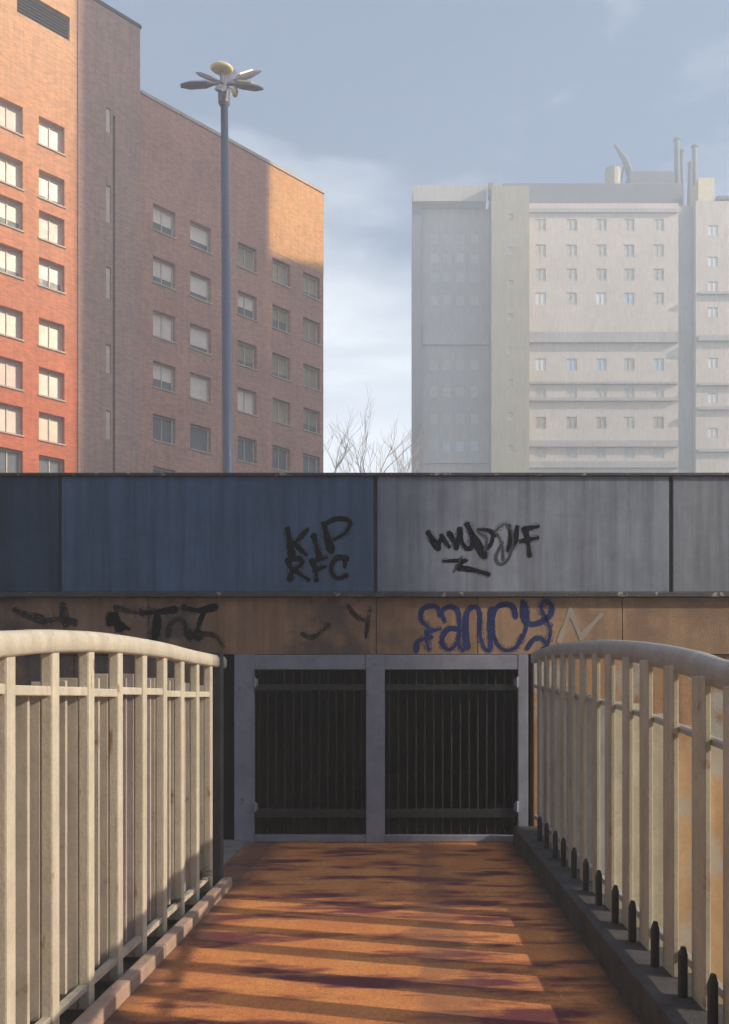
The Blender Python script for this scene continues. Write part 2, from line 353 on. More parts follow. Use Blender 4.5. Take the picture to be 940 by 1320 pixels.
for pts, w in [([(465, 134), (520, 150), (572, 158)], 6), ([(674, 250), (686, 202), (718, 180), (744, 198), (750, 240)], 6), ([(800, 246), (856, 244), (898, 288)], 5), ([(60, 146), (110, 166), (172, 186)], 10),
               ([(250, 128), (262, 200)], 11), ([(170, 190), (240, 180), (300, 196)], 9)]:
    bm = BM(); stroke_(bm, B(pts), w, Yf); spray('graffiti', bm, M_ghost, br, 'faded dark stroke on the brown fascia')
for pts, w in [([(256, 308), (276, 336), (302, 350)], 5), ([(322, 316), (316, 350), (310, 402)], 4), ([(116, 392), (150, 402), (196, 366)], 5)]:
    bm = BM(); stroke_(bm, A(pts), w, Yf); spray('graffiti', bm, M_ghost, br, 'faded dark stroke on the brown fascia')

# ------------------------------------------------------------------ abutments, tunnel
GX0, GX1 = PX(300, 0, WY).x, PX(682, 0, WY).x
rw = thing('retaining_wall', 'stained mauve concrete wall under the bridge behind the left fence', 'wall', (-4.5, WY+0.2, 0))
bm = BM()
xs = [-7, -5.4, -3.8, GX0-0.16]
for a, b in zip(xs, xs[1:]): box(bm, (a+.004, WY+0.06, 0), (b-.004, WY+0.4, zf0-0.005), 0.006)
part('wall_slab', bm, M_abl, rw)
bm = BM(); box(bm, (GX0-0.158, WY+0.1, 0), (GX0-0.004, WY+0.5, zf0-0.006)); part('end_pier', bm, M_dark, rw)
rw = thing('retaining_wall', 'orange stained concrete wall under the bridge behind the right fence', 'wall', (4, WY+0.2, 0))
bm = BM()
xs = [GX1+0.06, 2.3, 3.9, 5.2, 6.6]
for a, b in zip(xs, xs[1:]): box(bm, (a+.004, WY+0.06, 0), (b-.004, WY+0.4, zf0-0.005), 0.006)
part('wall_slab', bm, M_abr, rw)
bm = BM()
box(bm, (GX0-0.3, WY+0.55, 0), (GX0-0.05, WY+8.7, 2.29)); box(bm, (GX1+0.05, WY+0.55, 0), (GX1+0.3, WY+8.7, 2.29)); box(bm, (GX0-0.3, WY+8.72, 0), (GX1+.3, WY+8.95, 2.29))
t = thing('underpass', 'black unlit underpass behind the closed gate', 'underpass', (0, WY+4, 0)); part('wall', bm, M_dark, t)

# ------------------------------------------------------------------ gate
g = thing('metal_gate', 'closed double gate with blue grey frame and black bars under the bridge', 'gate', ((GX0+GX1)/2, WY+0.1, 0))
gy0, gy1 = WY+0.0, WY+0.1
zg0, zg1 = PX(0, 1088, WY).z, zf0-0.004
def gx(p): return PX(p, 0, WY).x
bm = BM(); box(bm, (gx(302), gy0, 0.005), (gx(327), gy1, zg1), 0.006); part('post', bm, M_gate, g)
bm = BM(); box(bm, (gx(668), gy0, 0.005), (gx(681), gy1, zg1), 0.006); part('post', bm, M_gate, g)
bm = BM(); box(bm, (gx(472), gy0-0.01, 0.005), (gx(496), gy1, zg1-0.002), 0.006); part('post', bm, M_gate, g)
bm = BM(); box(bm, (gx(327)+.002, gy0+0.004, zg1-0.17), (gx(472)-.002, gy1-0.01, zg1-0.004), 0.005)
box(bm, (gx(496)+.002, gy0+0.004, zg1-0.17), (gx(668)-.002, gy1-0.01, zg1-0.004), 0.005); part('top_rail', bm, M_gate, g)
bm = BM(); box(bm, (gx(327)+.002, gy0+0.006, 0.012), (gx(472)-.002, gy1-0.01, 0.085), 0.005)
box(bm, (gx(496)+.002, gy0+0.006, 0.012), (gx(668)-.002, gy1-0.01, 0.085), 0.005); part('bottom_rail', bm, M_gate, g)
M_leaf = mat('dark_leaf_rail', (0.03, 0.038, 0.045), var=0.3, rough=0.5)
for a, b in ((327, 472), (496, 668)):
    xa, xb = gx(a)+0.01, gx(b)-0.01
    lf = bpy.data.objects.new('gate_leaf', None); C.objects.link(lf); lf.parent = g; lf.location = (0, 0, 0)
    for za, zb_ in ((890, 882), (1054, 1043)):
        bm = BM(); box(bm, (xa, gy0+0.02, PX(0, za, WY).z), (xb, gy0+0.06, PX(0, zb_, WY).z), 0.004); part('cross_rail', bm, M_leaf, lf)
    nb = 13 if b < 500 else 15
    for i in range(nb):
        x = xa+0.04+(xb-xa-0.08)*i/(nb-1)
        bm = BM(); tube(bm, [(x, gy0+0.075, 0.1), (x, gy0+0.075, zg1-0.18)], 0.013, 8); part('bar', bm, M_bar, lf, smooth=False)
for px in (328.5, 666.5):
    for z in (0.35, 1.75):
        bm = BM(); tube(bm, [(gx(px), gy0-0.012, z), (gx(px), gy0-0.012, z+0.12)], 0.016, 8); box(bm, (gx(px)-.035, gy0-0.006, z+.02), (gx(px)+.035, gy0+0.003, z+0.1)); part('hinge', bm, M_gate, g)

# ------------------------------------------------------------------ fences
def rail_curve(lat, pts, ext):
    o = []
    for px, py in pts:
        Y = lat*F/(px-CX); o.append(Vector((lat, Y, EYE+(HY-py)/F*Y)))
    o.sort(key=lambda v: v.y)
    for y, z in ext: o.insert(0, Vector((lat, y, z)))
    o.sort(key=lambda v: v.y)
    return o
def zat(curve, y):
    for a, b in zip(curve, curve[1:]):
        if a.y <= y <= b.y: return a.z+(b.z-a.z)*(y-a.y)/(b.y-a.y)
    return curve[0].z if y < curve[0].y else curve[-1].z
def rail(bm, curve, h, w):
    prof = [(-.5, -.35), (-.35, -.5), (.35, -.5), (.5, -.35), (.5, .2), (.3, .45), (0, .5), (-.3, .45), (-.5, .2)]
    rings = [[bm.verts.new((p.x+a*w, p.y, p.z-h/2+b*h)) for a, b in prof] for p in curve]
    n = len(prof)
    for a, b in zip(rings, rings[1:]):
        for j in range(n): bm.faces.new((a[j], b[j], b[(j+1) % n], a[(j+1) % n]))
    bm.faces.new(rings[0]); bm.faces.new(rings[-1][::-1])
# left
LX = -1.67
topL = smoothpts(rail_curve(LX, [(2, 813), (40, 811.5), (79, 812), (138, 816), (205, 827), (244, 837), (286, 846)], [(1.0, 1.67), (2.2, 1.785)]), 6)
fl = thing('metal_fence', 'cream painted metal fence with thick curved handrail on the left of the path', 'fence', (LX, 4, 0))
bm = BM(); rail(bm, topL, 0.108, 0.09); part('handrail', bm, M_cream, fl, smooth=True)
ys = [3.52+0.445*(i-6) for i in range(0, 15)]
ys = [y for y in ys if 1.0 < y < 7.3]
segs = [(a+0.045, b-0.045) for a, b in zip(ys, ys[1:])]
bm = BM()
for a, b in zip(ys, ys[1:]):
    z = 1.665+random.uniform(-.008, .008)
    box(bm, (LX-0.02, a+0.041, z-0.022), (LX+0.022, b-0.041, z+0.022), 0.006)
part('middle_rail', bm, M_cream, fl)
bm = BM()
for a, b in zip(ys, ys[1:]): box(bm, (LX-0.02, a+0.041, 0.13), (LX+0.02, b-0.041, 0.165), 0.004)
part('bottom_rail', bm, M_cream2, fl)
for y in ys:
    bm = BM(); zt_ = zat(topL, y)-0.085
    w = 0.04; n = 7; tw = random.uniform(-.006, .006)
    box(bm, (LX-0.03, y-w, 0.03), (LX+0.03, y+w, zt_), 0.01)
    for v_ in bm.verts: v_.co.y += tw*math.sin(v_.co.z*2)
    part('bar', bm, M_cream, fl)
for y in ys:
    e = random.uniform(-.012, .012); d = random.uniform(.13, .16)
    bm = BM(); box(bm, (LX-0.031-d, y-0.042+e*.3, 0.035), (LX-0.031, y-0.018+e*.3, zat(topL, y)-random.uniform(.22, .27)), 0.003)
    part('fin', bm, random.choice([M_cream2, M_cream2, M_fin2]), fl, 'grey weathered fin behind the cream bar')
for y in [a+(b-a)*k for a, b in zip(ys, ys[1:]) for k in (.33, .66)]:
    e = random.uniform(-.03, .03)
    bm = BM(); box(bm, (LX-0.15, y-0.012+e, 0.165), (LX-0.03, y+0.012+e, zat(topL, y)-.25), 0.003); part('fin', bm, random.choice([M_fin2, M_cream2]), fl, 'grey weathered fin between two cream bars')
bm = BM(); box(bm, (LX-0.055, 7.3, 0.0), (LX+0.055, 7.42, zat(topL, 7.4)+0.02), 0.008); part('end_post', bm, M_plinth, fl)
# right
RX = 1.4; PZ = 0.2
topR = smoothpts(rail_curve(RX, [(690, 840), (719, 830), (770, 825), (817, 826), (860, 831), (900, 839), (940, 851)], [(1.0, 1.62), (2.2, 1.68), (3.0, 1.74)]), 6)
midR = smoothpts(rail_curve(RX, [(690, 882), (740, 893), (785, 903), (822, 914), (860, 927), (935, 955)], [(1.0, 1.26), (2.2, 1.3)]), 6)
fr = thing('metal_fence', 'weathered olive grey metal fence on a dark concrete plinth on the right of the path', 'fence', (RX, 5, 0))
bm = BM(); box(bm, (1.16, -2, -0.02), (1.56, WY-0.05, PZ), 0.015); part('plinth', bm, M_plinth, fr)
bm = BM(); rail(bm, topR, 0.13, 0.1); part('handrail', bm, M_galv, fr, smooth=True)
bm = BM(); rail(bm, midR, 0.04, 0.04); part('middle_rail', bm, M_galv, fr)
bm = BM(); box(bm, (RX-0.018, 0.9, PZ+0.1), (RX+0.018, WY-0.1, PZ+0.14), 0.004); part('bottom_rail', bm, M_galv, fr)
y = 1.1; ysr = []
while y < WY-0.3: ysr.append(y); y += 0.447
off = 4.01-min(ysr, key=lambda q: abs(q-4.01)); ysr = [q+off+random.uniform(-.025, .025) for q in ysr]
for y in ysr:
    hw = random.uniform(.062, .095)
    bm = BM(); box(bm, (RX-0.052, y-hw, PZ), (RX-0.022, y+hw, zat(topR, y)-0.1), 0.006)
    part('bar', bm, M_olive, fr)
for y in ysr:
    e = random.uniform(-.01, .01)
    bm = BM(); box(bm, (RX-0.021, y-0.012+e, PZ), (RX+random.uniform(.1, .13), y+0.012+e, zat(midR, y)+random.uniform(-.06, .03)), 0.003)
    part('fin', bm, M_warm if y < 4.7 else (M_olive if y < 6 else random.choice([M_fin3, M_cream2])), fr, 'weathered fin behind the front bar')
for y in ysr[2:-1:1]:
    bm = BM(); tube(bm, [(RX-0.09, y+0.1, PZ-0.01), (RX-0.09, y+0.1, PZ+0.2), (RX-0.088, y+0.1, PZ+0.24)], [0.024, 0.024, 0.012], 8); part('stub', bm, M_stub, fr, 'short dark stub standing for the shaded foot of a bar')

# ------------------------------------------------------------------ weeds by the fences
M_weed = mat('weed_leaf', (0.05, 0.065, 0.035), var=0.4, scale=12, rough=0.7, bump=0)
def weed(loc, r, label, seed):
    r *= 0.75
    rnd = random.Random(seed); t = thing('weed_clump', label, 'plant', loc, 'weeds along the foot of the fences')
    bm = BM(); L0 = Vector(loc)
    for i in range(150):
        a = rnd.uniform(0, 6.28); lean = rnd.uniform(0.1, 0.9); h = r*rnd.uniform(0.5, 1.5); w = r*rnd.uniform(0.07, 0.15)
        d = Vector((math.cos(a), math.sin(a), 0)); s = Vector((-d.y, d.x, 0))
        b = L0+d*rnd.uniform(0, r*0.4); m_ = b+d*h*lean*0.4+Vector((0, 0, h*0.65)); e = b+d*h*lean+Vector((0, 0, h*(1-lean*0.35)))
        v = [bm.verts.new(q) for q in (b-s*w*.5, b+s*w*.5, m_+s*w, e, m_-s*w)]; bm.faces.new(v)
    part('leaves', bm, M_weed, t)
wl = [(-1.85, 3.9, .24, 'dark weeds at the foot of the left fence nearest the viewer'), (-1.88, 4.75, .2, 'dark weeds behind the fourth cream bar of the left fence'),
      (-1.86, 5.45, .22, 'dark weeds midway along the left fence'), (-1.84, 6.2, .25, 'dark weeds near the far end of the left fence'), (-1.84, 6.85, .3, 'tallest dark weeds beside the end of the left fence'),
      (1.62, 4.5, .2, 'dark weeds behind the near end of the right fence'), (1.63, 6.3, .2, 'dark weeds behind the middle of the right fence'), (1.6, 8.2, .22, 'dark weeds behind the far end of the right fence near the gate')]
for i, (x, y, r, lb) in enumerate(wl): weed((x, y, 0), r, lb, i)

# ------------------------------------------------------------------ left brick block
DU = Vector((0.974, 1, 0)); DL = DU.length; U = DU/DL; N = Vector((1, -0.974, 0)).normalized()
P0 = Vector((-0.389*38, 38, 0))
def s_of(px):                          # distance along the facade of a picture column
    k = (px-CX)/F; return (k*P0.y-P0.x)/(0.974-k)*DL
def fz(px, py):
    p = P0+U*s_of(px); return EYE+(HY-py)/F*p.y
M_brick = mat('red_brick', (0.62, 0.165, 0.075), scale=0.35, var=0.14, rough=0.9, bump=0.0, brick=(U.x, U.y), streak=0.35, top=((0.6, 0.33, 0.17), 14, 31))
M_brickm = mat('shaded_mauve_brick', (0.52, 0.265, 0.19), scale=0.35, var=0.18, rough=0.9, bump=0.0, brick=(U.x, U.y), streak=0.4)  # brick tinted mauve so the colour holds the shade on this bay
M_brickt = mat('sunlit_tan_brick', (0.66, 0.33, 0.13), scale=0.35, var=0.14, rough=0.9, bump=0.0, brick=(U.x, U.y), streak=0.4)  # same brick tinted tan so the colour holds sunlight on the corner
M_brick2 = mat('brown_brick', (0.44, 0.26, 0.21), scale=0.35, var=0.14, rough=0.9, bump=0.0, brick=(U.x, U.y), streak=0.4)
M_blind = mat('pale_blind', (0.7, 0.58, 0.5), scale=2.0, var=0.15, rough=0.4, bump=0)
BLINDS = [M_blind, M_blind, mat('cream_blind', (0.68, 0.56, 0.43), scale=2.0, var=0.15, rough=0.4, bump=0), mat('pinkish_blind', (0.66, 0.5, 0.44), scale=2.0, var=0.2, rough=0.45, bump=0)]
M_blind2 = mat('shade_lifted_blind', (0.84, 0.73, 0.65), scale=2.0, var=0.12, rough=0.4, bump=0)  # paler copy of the blind, lifted to make up for the shaded bay
RW = random.Random(11)
M_glass = mat('grey_glass', (0.16, 0.18, 0.2), scale=1.0, var=0.3, rough=0.12, bump=0)
M_amber = mat('amber_blind', (0.42, 0.34, 0.22), scale=1.0, var=0.3, rough=0.4, bump=0)
M_frame = mat('pale_window_frame', (0.6, 0.55, 0.48), rough=0.5, bump=0)
M_sill = mat('concrete_sill', (0.5, 0.42, 0.34), rough=0.8, bump=0)
M_roof = mat('dark_roof', (0.06, 0.055, 0.07), rough=0.8)
def facade(bm, O, u, n, s0, s1, z0, z1, holes, depth):
    """front skin of a wall with rectangular openings and their reveals"""
    ss = sorted({s0, s1, *[h[0] for h in holes], *[h[1] for h in holes]}); zs = sorted({z0, z1, *[h[2] for h in holes], *[h[3] for h in holes]})
    vc = {}
    def V(s, z, d=0):
        k = (round(s, 4), round(z, 4), d)
        if k not in vc: vc[k] = bm.verts.new(O+u*s-n*d+Vector((0, 0, z)))
        return vc[k]
    for a, b in zip(ss, ss[1:]):
        for c, d in zip(zs, zs[1:]):
            m = ((a+b)/2, (c+d)/2)
            if any(h[0] < m[0] < h[1] and h[2] < m[1] < h[3] for h in holes): continue
            bm.faces.new((V(a, c), V(b, c), V(b, d), V(a, d)))
    for h in holes:
        a, b, c, d = h
        q = [(a, c), (b, c), (b, d), (a, d)]
        f = [bm.verts.new(O+u*x+Vector((0, 0, z))) for x, z in q]; g_ = [bm.verts.new(O+u*x-n*depth+Vector((0, 0, z))) for x, z in q]
        for i in range(4): bm.faces.new((f[i], f[(i+1) % 4], g_[(i+1) % 4], g_[i]))
def obox(bm, O, u, n, s0, s1, d0, d1, z0, z1):  # box in facade axes; d grows inwards
    c = [O+u*s-n*d for s, d in ((s0, d0), (s1, d0), (s1, d1), (s0, d1))]
    hexa(bm, [p+Vector((0, 0, z0)) for p in c], [p+Vector((0, 0, z1)) for p in c])
def shell(bm, O, u, n, s0, s1, z0, z1, D):      # sides, back and roof behind a facade
    q = [O+u*s-n*d for s, d in ((s0, 0), (s1, 0), (s1, D), (s0, D))]
    b = [bm.verts.new(p+Vector((0, 0, z0))) for p in q]; t = [bm.verts.new(p+Vector((0, 0, z1))) for p in q]
    for i in (1, 2, 3): bm.faces.new((b[i], b[(i+1) % 4], t[(i+1) % 4], t[i]))
    bm.faces.new(t)
def window(parent, O, u, n, h, depth, mpane, sill=True, mullion=True):
    a, b, c, d = h; e = 0.06
    bm = BM()
    obox(bm, O, u, n, a, a+e, depth-.06, depth+.02, c, d); obox(bm, O, u, n, b-e, b, depth-.06, depth+.02, c, d)
    obox(bm, O, u, n, a+e, b-e, depth-.06, depth+.02, c, c+e); obox(bm, O, u, n, a+e, b-e, depth-.06, depth+.02, d-e, d)
    if mullion: obox(bm, O, u, n, (a+b)/2-.02, (a+b)/2+.02, depth-.05, depth-.005, c+e, d-e)
    w = part('window', bm, M_frame, parent)
    lowered = sill and mpane in (M_blind, M_blind2, M_amber) and RW.random() < 0.35
    zb_ = c+e-.004
    if lowered:
        zs_ = zb_+(d-c)*RW.uniform(.12, .45)
        bm = BM(); obox(bm, O, u, n, a+e-.004, b-e+.004, depth, depth+.015, zb_, zs_); part('pane', bm, M_glass, w); zb_ = zs_+.002
    mp_ = RW.choice(BLINDS) if mpane is M_blind else mpane
    bm = BM(); obox(bm, O, u, n, a+e-.004, b-e+.004, depth+.0, depth+.015, zb_, d-e+.004); part('blind' if lowered else 'pane', bm, mp_, w)
    if sill:
        bm = BM(); obox(bm, O, u, n, a-.05, b+.05, -.06, depth-.065, c-.07, c-.001); part('sill', bm, M_sill, w)
lb = thing('apartment_building', 'tall red brick block with square pale windows, half in shade, left of the lamp mast', 'building', tuple(P0+U*6-N*5))
sT1 = s_of(180); sE = s_of(417); ZT = 33.1; ZM = 30.1
# left bay
zl = [fz(68, y) for y in (175, 243, 295, 355, 432, 495, 552, 607)]
zl += [zl[-1]-2.2*(i+1) for i in range(4)]
cols = [s_of(12), s_of(67), s_of(12)-(s_of(67)-s_of(12))]
cols.append(2*cols[2]-cols[0]); 
ww = 0.56
holesL = [(c-ww, c+ww, z-.6, z+.6) for c in cols for z in zl]
zo = fz(60, 20)
holesL.append((s_of(22), s_of(90), zo-0.55, zo+0.5))
bm = BM(); facade(bm, P0, U, N, -9, 0, 0, ZT+0.4, holesL, 0.32); shell(bm, P0, U, N, -9, 0, 0, ZT+.4, 12); part('end_bay', bm, M_brick, lb)
rb = random.Random(3)
for h in holesL[:-1]: window(lb, P0, U, N, h, 0.32, M_blind if h[2] > 11.5 else M_glass)
bm = BM(); h = holesL[-1]; obox(bm, P0, U, N, h[0], h[1], 0.32, 0.36, h[2], h[3])
for i in range(7): z = h[2]+0.1+i*0.14; obox(bm, P0, U, N, h[0]+.02, h[1]-.02, 0.14, 0.3, z, z+0.03)
part('roof_louvre', bm, M_roof, lb)
# stair tower
O2 = P0+N*0.06; sg = s_of(146)
slits = []
for a, b in ((140, 172), (240, 288), (345, 386), (445, 482), (530, 567)):
    slits.append((s_of(136), s_of(142.5), fz(140, b), fz(140, a)))
slits.append((sg-0.05, sg+0.07, 2, fz(146, 150)))
bm = BM(); facade(bm, O2, U, N, 0.002, sT1, 0, ZT, slits, 0.22); shell(bm, O2, U, N, 0.002, sT1, 0, ZT, 12); part('stair_tower', bm, M_brick2, lb)
for h in slits[:-1]:
    bm = BM(); obox(bm, O2, U, N, h[0], h[1], 0.1, 0.14, h[2], h[3]); w = part('slit_window', bm, M_blind, lb)
h = slits[-1]; bm = BM(); obox(bm, O2, U, N, h[0], h[1], 0.2, 0.23, h[2], h[3]); part('expansion_joint', bm, M_roof, lb)
# main bay
zm = [fz(211, y) for y in (284, 351, 420, 485, 553)]; zm += [zm[-1]-2.5*(i+1) for i in range(4)]
cm = [s_of(x) for x in (212, 259, 319, 363, 402)]
holesM = []
for i, c in enumerate(cm):
    for z in zm: holesM.append((c-0.6, c+0.6, z-.62, z+.62))
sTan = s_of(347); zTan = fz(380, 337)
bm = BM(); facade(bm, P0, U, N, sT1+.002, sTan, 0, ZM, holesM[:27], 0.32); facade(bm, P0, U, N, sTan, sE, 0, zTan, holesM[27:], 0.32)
shell(bm, P0, U, N, sT1+.002, sE, 0, ZM-.01, 12); bmesh.ops.remove_doubles(bm, verts=bm.verts, dist=0.002); part('main_bay', bm, M_brickm, lb)
bm = BM(); obox(bm, P0, U, N, sTan, sE+.01, -.01, .25, zTan+.002, ZM); part('upper_wall', bm, M_brickt, lb, 'plain brick wall at the top right corner, sunlight tinted in as tan')
for i, h in enumerate(holesM):
    ci, ri = i//9, i % 9
    m = M_blind2
    if ri >= 4: m = M_glass
    elif ci >= 3: m = M_amber
    elif ci == 2 and ri in (0, 2): m = M_amber
    window(lb, P0, U, N, h, 0.32, m, mullion=ci != 1)
bm = BM(); obox(bm, P0, U, N, sT1+.07, sE+.05, -.07, .3, ZM+.003, ZM+0.16); part('parapet_cap', bm, M_sill, lb)
bm = BM(); obox(bm, O2, U, N, -.04, sT1+.05, -.06, .3, ZT+.002, ZT+0.14); part('parapet_cap', bm, M_roof, lb)

# ------------------------------------------------------------------ right pale block
YB = 100.0
def bx_(px): return (px-CX)/F*YB
def bz(py): return EYE+(HY-py)/F*YB
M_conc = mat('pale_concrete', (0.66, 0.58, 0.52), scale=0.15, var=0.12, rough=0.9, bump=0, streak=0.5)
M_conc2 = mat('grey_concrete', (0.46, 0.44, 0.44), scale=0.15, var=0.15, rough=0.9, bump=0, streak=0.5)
M_core = mat('tan_core_concrete', (0.4, 0.36, 0.28), scale=0.15, var=0.15, rough=0.9, bump=0, streak=0.5)
M_roofg = mat('roof_plant_grey', (0.15, 0.16, 0.2), scale=0.3, var=0.2, rough=0.8, bump=0)
M_creamc = mat('cream_render', (0.75, 0.65, 0.45), rough=0.8, bump=0)
M_pale = mat('white_blind', (0.75, 0.77, 0.78), rough=0.4, bump=0, scale=1, var=.1)
M_skyb = mat('blue_lit_glass', (0.45, 0.56, 0.68), rough=0.3, bump=0, scale=1, var=.1)
M_dkw = mat('olive_window', (0.42, 0.39, 0.31), rough=0.5, bump=0)
rbg = thing('tower_block', 'pale hazy concrete tower block with tan stair cores and rooftop plant on the right', 'building', (bx_(735), YB+8, 0))
X = Vector((1, 0, 0)); NY = Vector((0, -1, 0))
def fac2(name, p0, p1, ytop, Y, m, wins, depth=0.09, D=16, mull=False):
    O = Vector((0, Y, 0)); H = []
    for px, py, w, hh, mm in wins: H.append((bx_(px-w/2), bx_(px+w/2), bz(py+hh/2), bz(py-hh/2)))
    bm = BM(); facade(bm, O, X, NY, bx_(p0), bx_(p1), 0, bz(ytop), H, depth)
    q = [(bx_(p0), Y), (bx_(p0), Y+D), (bx_(p1), Y+D), (bx_(p1), Y)]
    b = [bm.verts.new((x, y, 0)) for x, y in q]; t = [bm.verts.new((x, y, bz(ytop))) for x, y in q]
    for i in range(3): bm.faces.new((b[i], b[i+1], t[i+1], t[i]))
    bm.faces.new(t)
    part(name, bm, m, rbg)
    for h, wn in zip(H, wins): window(rbg, O, X, NY, h, depth, wn[4], sill=False)
rows = [290, 323, 354, 385, 470, 507, 545, 583, 640, 680]
rr = random.Random(5)
special = {(385, 697): M_pale, (385, 775): M_pale, (385, 811): M_skyb, (470, 697): M_pale, (470, 737): M_skyb, (470, 775): M_skyb, (470, 849): M_skyb, (545, 697): M_dkw, (545, 737): M_dkw, (545, 775): M_dkw, (545, 849): M_dkw}
M_soft = mat('grey_window', (0.5, 0.49, 0.48), rough=0.4, bump=0)
M_soft2 = mat('warm_window', (0.58, 0.54, 0.48), rough=0.4, bump=0)
wm = []
for ry in rows:
    for cx_ in (697, 737, 775, 811, 849):
        wm.append((cx_, ry, 14, 16, special.get((ry, cx_), rr.choice([M_soft, M_soft2, M_soft2]))))
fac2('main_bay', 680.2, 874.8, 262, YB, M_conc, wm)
wl2 = []
for ry in (300, 325, 350, 380, 465, 500, 535, 571, 640):
    for cx_ in (560, 577, 594, 613):
        m = M_skyb if ry == 571 and cx_ > 570 else rr.choice([M_soft, M_soft2])
        wl2.append((cx_, ry, 10, 14, m))
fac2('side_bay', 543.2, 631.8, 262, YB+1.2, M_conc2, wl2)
fac2('shaded_side_strip', 531, 543, 246, YB+0.4, M_roofg, [])  # dark strip added for the tower's shaded side
fac2('stair_core', 632, 680, 250, YB-1.6, M_core, [(656, y, 7, 9, M_soft) for y in range(290, 600, 42)], D=10)
fac2('stair_core', 875, 895, 262, YB+.5, M_conc2, [])
fac2('end_bay', 895.2, 1010, 262, YB-0.5, M_conc, [(c, y, 13, 13, M_pale if c < 930 else M_soft2) for c in (917, 955, 990) for y in (300, 340, 372, 405, 470, 515, 560, 640)])
bm = BM()
box(bm, (bx_(532), YB-0.3, bz(261)), (bx_(627), YB+14, bz(240)))
part('roof_slab', bm, M_conc2, rbg)
for p0, p1, ya, yb, d in ((545, 631, 440, 422, .6), (682, 873, 443, 430, .9), (682, 873, 518, 514, .8), (682, 873, 507-11, 507-14, .7), (682, 873, 577, 569, .8), (545, 631, 594, 588, .5), (682, 873, 604, 596, .8), (897, 1008, 383, 380, .7), (897, 1008, 443, 436, .8), (897, 1008, 500, 497, .7), (897, 1008, 531, 527, .7), (897, 1008, 585, 581, .7), (682, 873, 275, 270, .5)):
    yb0 = YB+1.2 if p0 < 600 else (YB-.5 if p0 > 890 else YB)
    bm = BM(); box(bm, (bx_(p0), yb0-d*.55, bz(ya)), (bx_(p1), yb0-0.002, bz(yb)))
    part('balcony_slab', bm, M_conc2, rbg)
bm = BM(); box(bm, (PX(648, 0, YB+3).x, YB+3, bz(262)), (PX(880, 0, YB+3).x, YB+12, PX(0, 236, YB+3).z), 0.1); part('penthouse', bm, M_roofg, rbg)
bm = BM(); box(bm, (bx_(900), YB, bz(261.5)), (bx_(921), YB+3, bz(229)), 0.05); part('lift_housing', bm, M_creamc, rbg)
bm = BM(); box(bm, (bx_(922), YB-.6, bz(261)), (bx_(1010), YB+8, bz(256)), 0.05); part('roof_slab', bm, M_roofg, rbg)
bm = BM(); box(bm, (bx_(628.5), YB-1.2, bz(260)), (bx_(635), YB-.2, bz(243)), 0.05); part('chimney', bm, mat('brown_chimney', (0.3, 0.17, 0.12)), rbg)
bm = BM(); tube(bm, [PX(790, 260, YB+5), PX(790, 219, YB+5)], 0.95, 12); tube(bm, [PX(790, 219, YB+5), PX(790, 216, YB+5)], [1.0, .3], 12); part('water_tank', bm, M_core, rbg)
bm = BM(); tube(bm, [PX(822, 248, YB+6), PX(806, 206, YB+6), PX(792, 186, YB+6)], [0.7, 0.45, 0.15], 8); tube(bm, [PX(806, 206, YB+6), PX(798, 248, YB+6)], 0.12, 6); tube(bm, [PX(799, 196, YB+6), PX(815, 248, YB+6)], 0.1, 6); part('slanted_duct', bm, M_roofg, rbg)
bm = BM(); box(bm, (PX(812, 0, YB+5).x, YB+5, bz(244)), (PX(870, 0, YB+5).x, YB+9, PX(0, 220, YB+5).z), 0.1); part('plant_room', bm, M_roofg, rbg)
for p, yt, r in ((874, 181, .42), (880, 196, .3), (896, 190, .4), (889, 212, .35)):
    bm = BM(); a = PX(p, 275, YB+6); b = PX(p+random.uniform(-2, 1), yt, YB+6); tube(bm, [a, b], [r, r*.8], 10); tube(bm, [b, b+Vector((0, 0, .15))], [r*1.1, r*1.1], 10); part('flue', bm, M_roofg, rbg)

# unseen blocks added off frame to the right, shaped to cast the shade
h_ = Vector((ca, -sa, 0)); p_ = Vector((sa, ca, 0))
def shade_caster(label, h0, h1, p0, p1, H):
    cpt = h_*(h0+h1)/2+p_*(p0+p1)/2
    t = thing('unseen_shade_block', label, 'building', tuple(cpt))
    O = h_*h0+p_*p0; holes = [(s, s+1.6, z, z+1.7) for s in [1.0+3*i for i in range(int((p1-p0-2)/3)+0)] for z in [1.2+3.3*j for j in range(int((H-3)/3.3))]]
    bm = BM(); facade(bm, O, p_, -h_, 0, p1-p0, 0, H, holes, 0.3); shell(bm, O, p_, -h_, 0, p1-p0, 0, H, h1-h0); part('wall', bm, M_conc, t)
    for o in (0,):
        bm = BM()
        for a, b, c, d in holes: obox(bm, O, p_, -h_, a, b, 0.3, 0.34, c, d)
        g_ = part('glazing', bm, M_glass, t); g_['kind'] = 'stuff'
def pc(px): q = P0+U*s_of(px); return q.dot(p_), q.dot(h_)
TE = math.tan(R(SUN_EL))
pa, ha = pc(101); pb, hb = pc(347); 
shade_caster('unseen tall concrete block added to shade the brick facade', 25, 40, pa, pb, 34+(25-ha)*TE)
shade_caster('unseen lower concrete block added to shade the foot of the facade', 25.5, 40, pb+.05, 56, fz(380, 335)+(25.5-pc(380)[1])*TE)
# unseen block added so its shade falls on the left half of the bridge
pe1 = Vector((0.25, WY, 0)).dot(p_); pe0 = Vector((0, 6.75, 0)).dot(p_)
shade_caster('unseen narrow concrete block added to shade the bridge and path', 19, 30, pe0, pe1, 18)

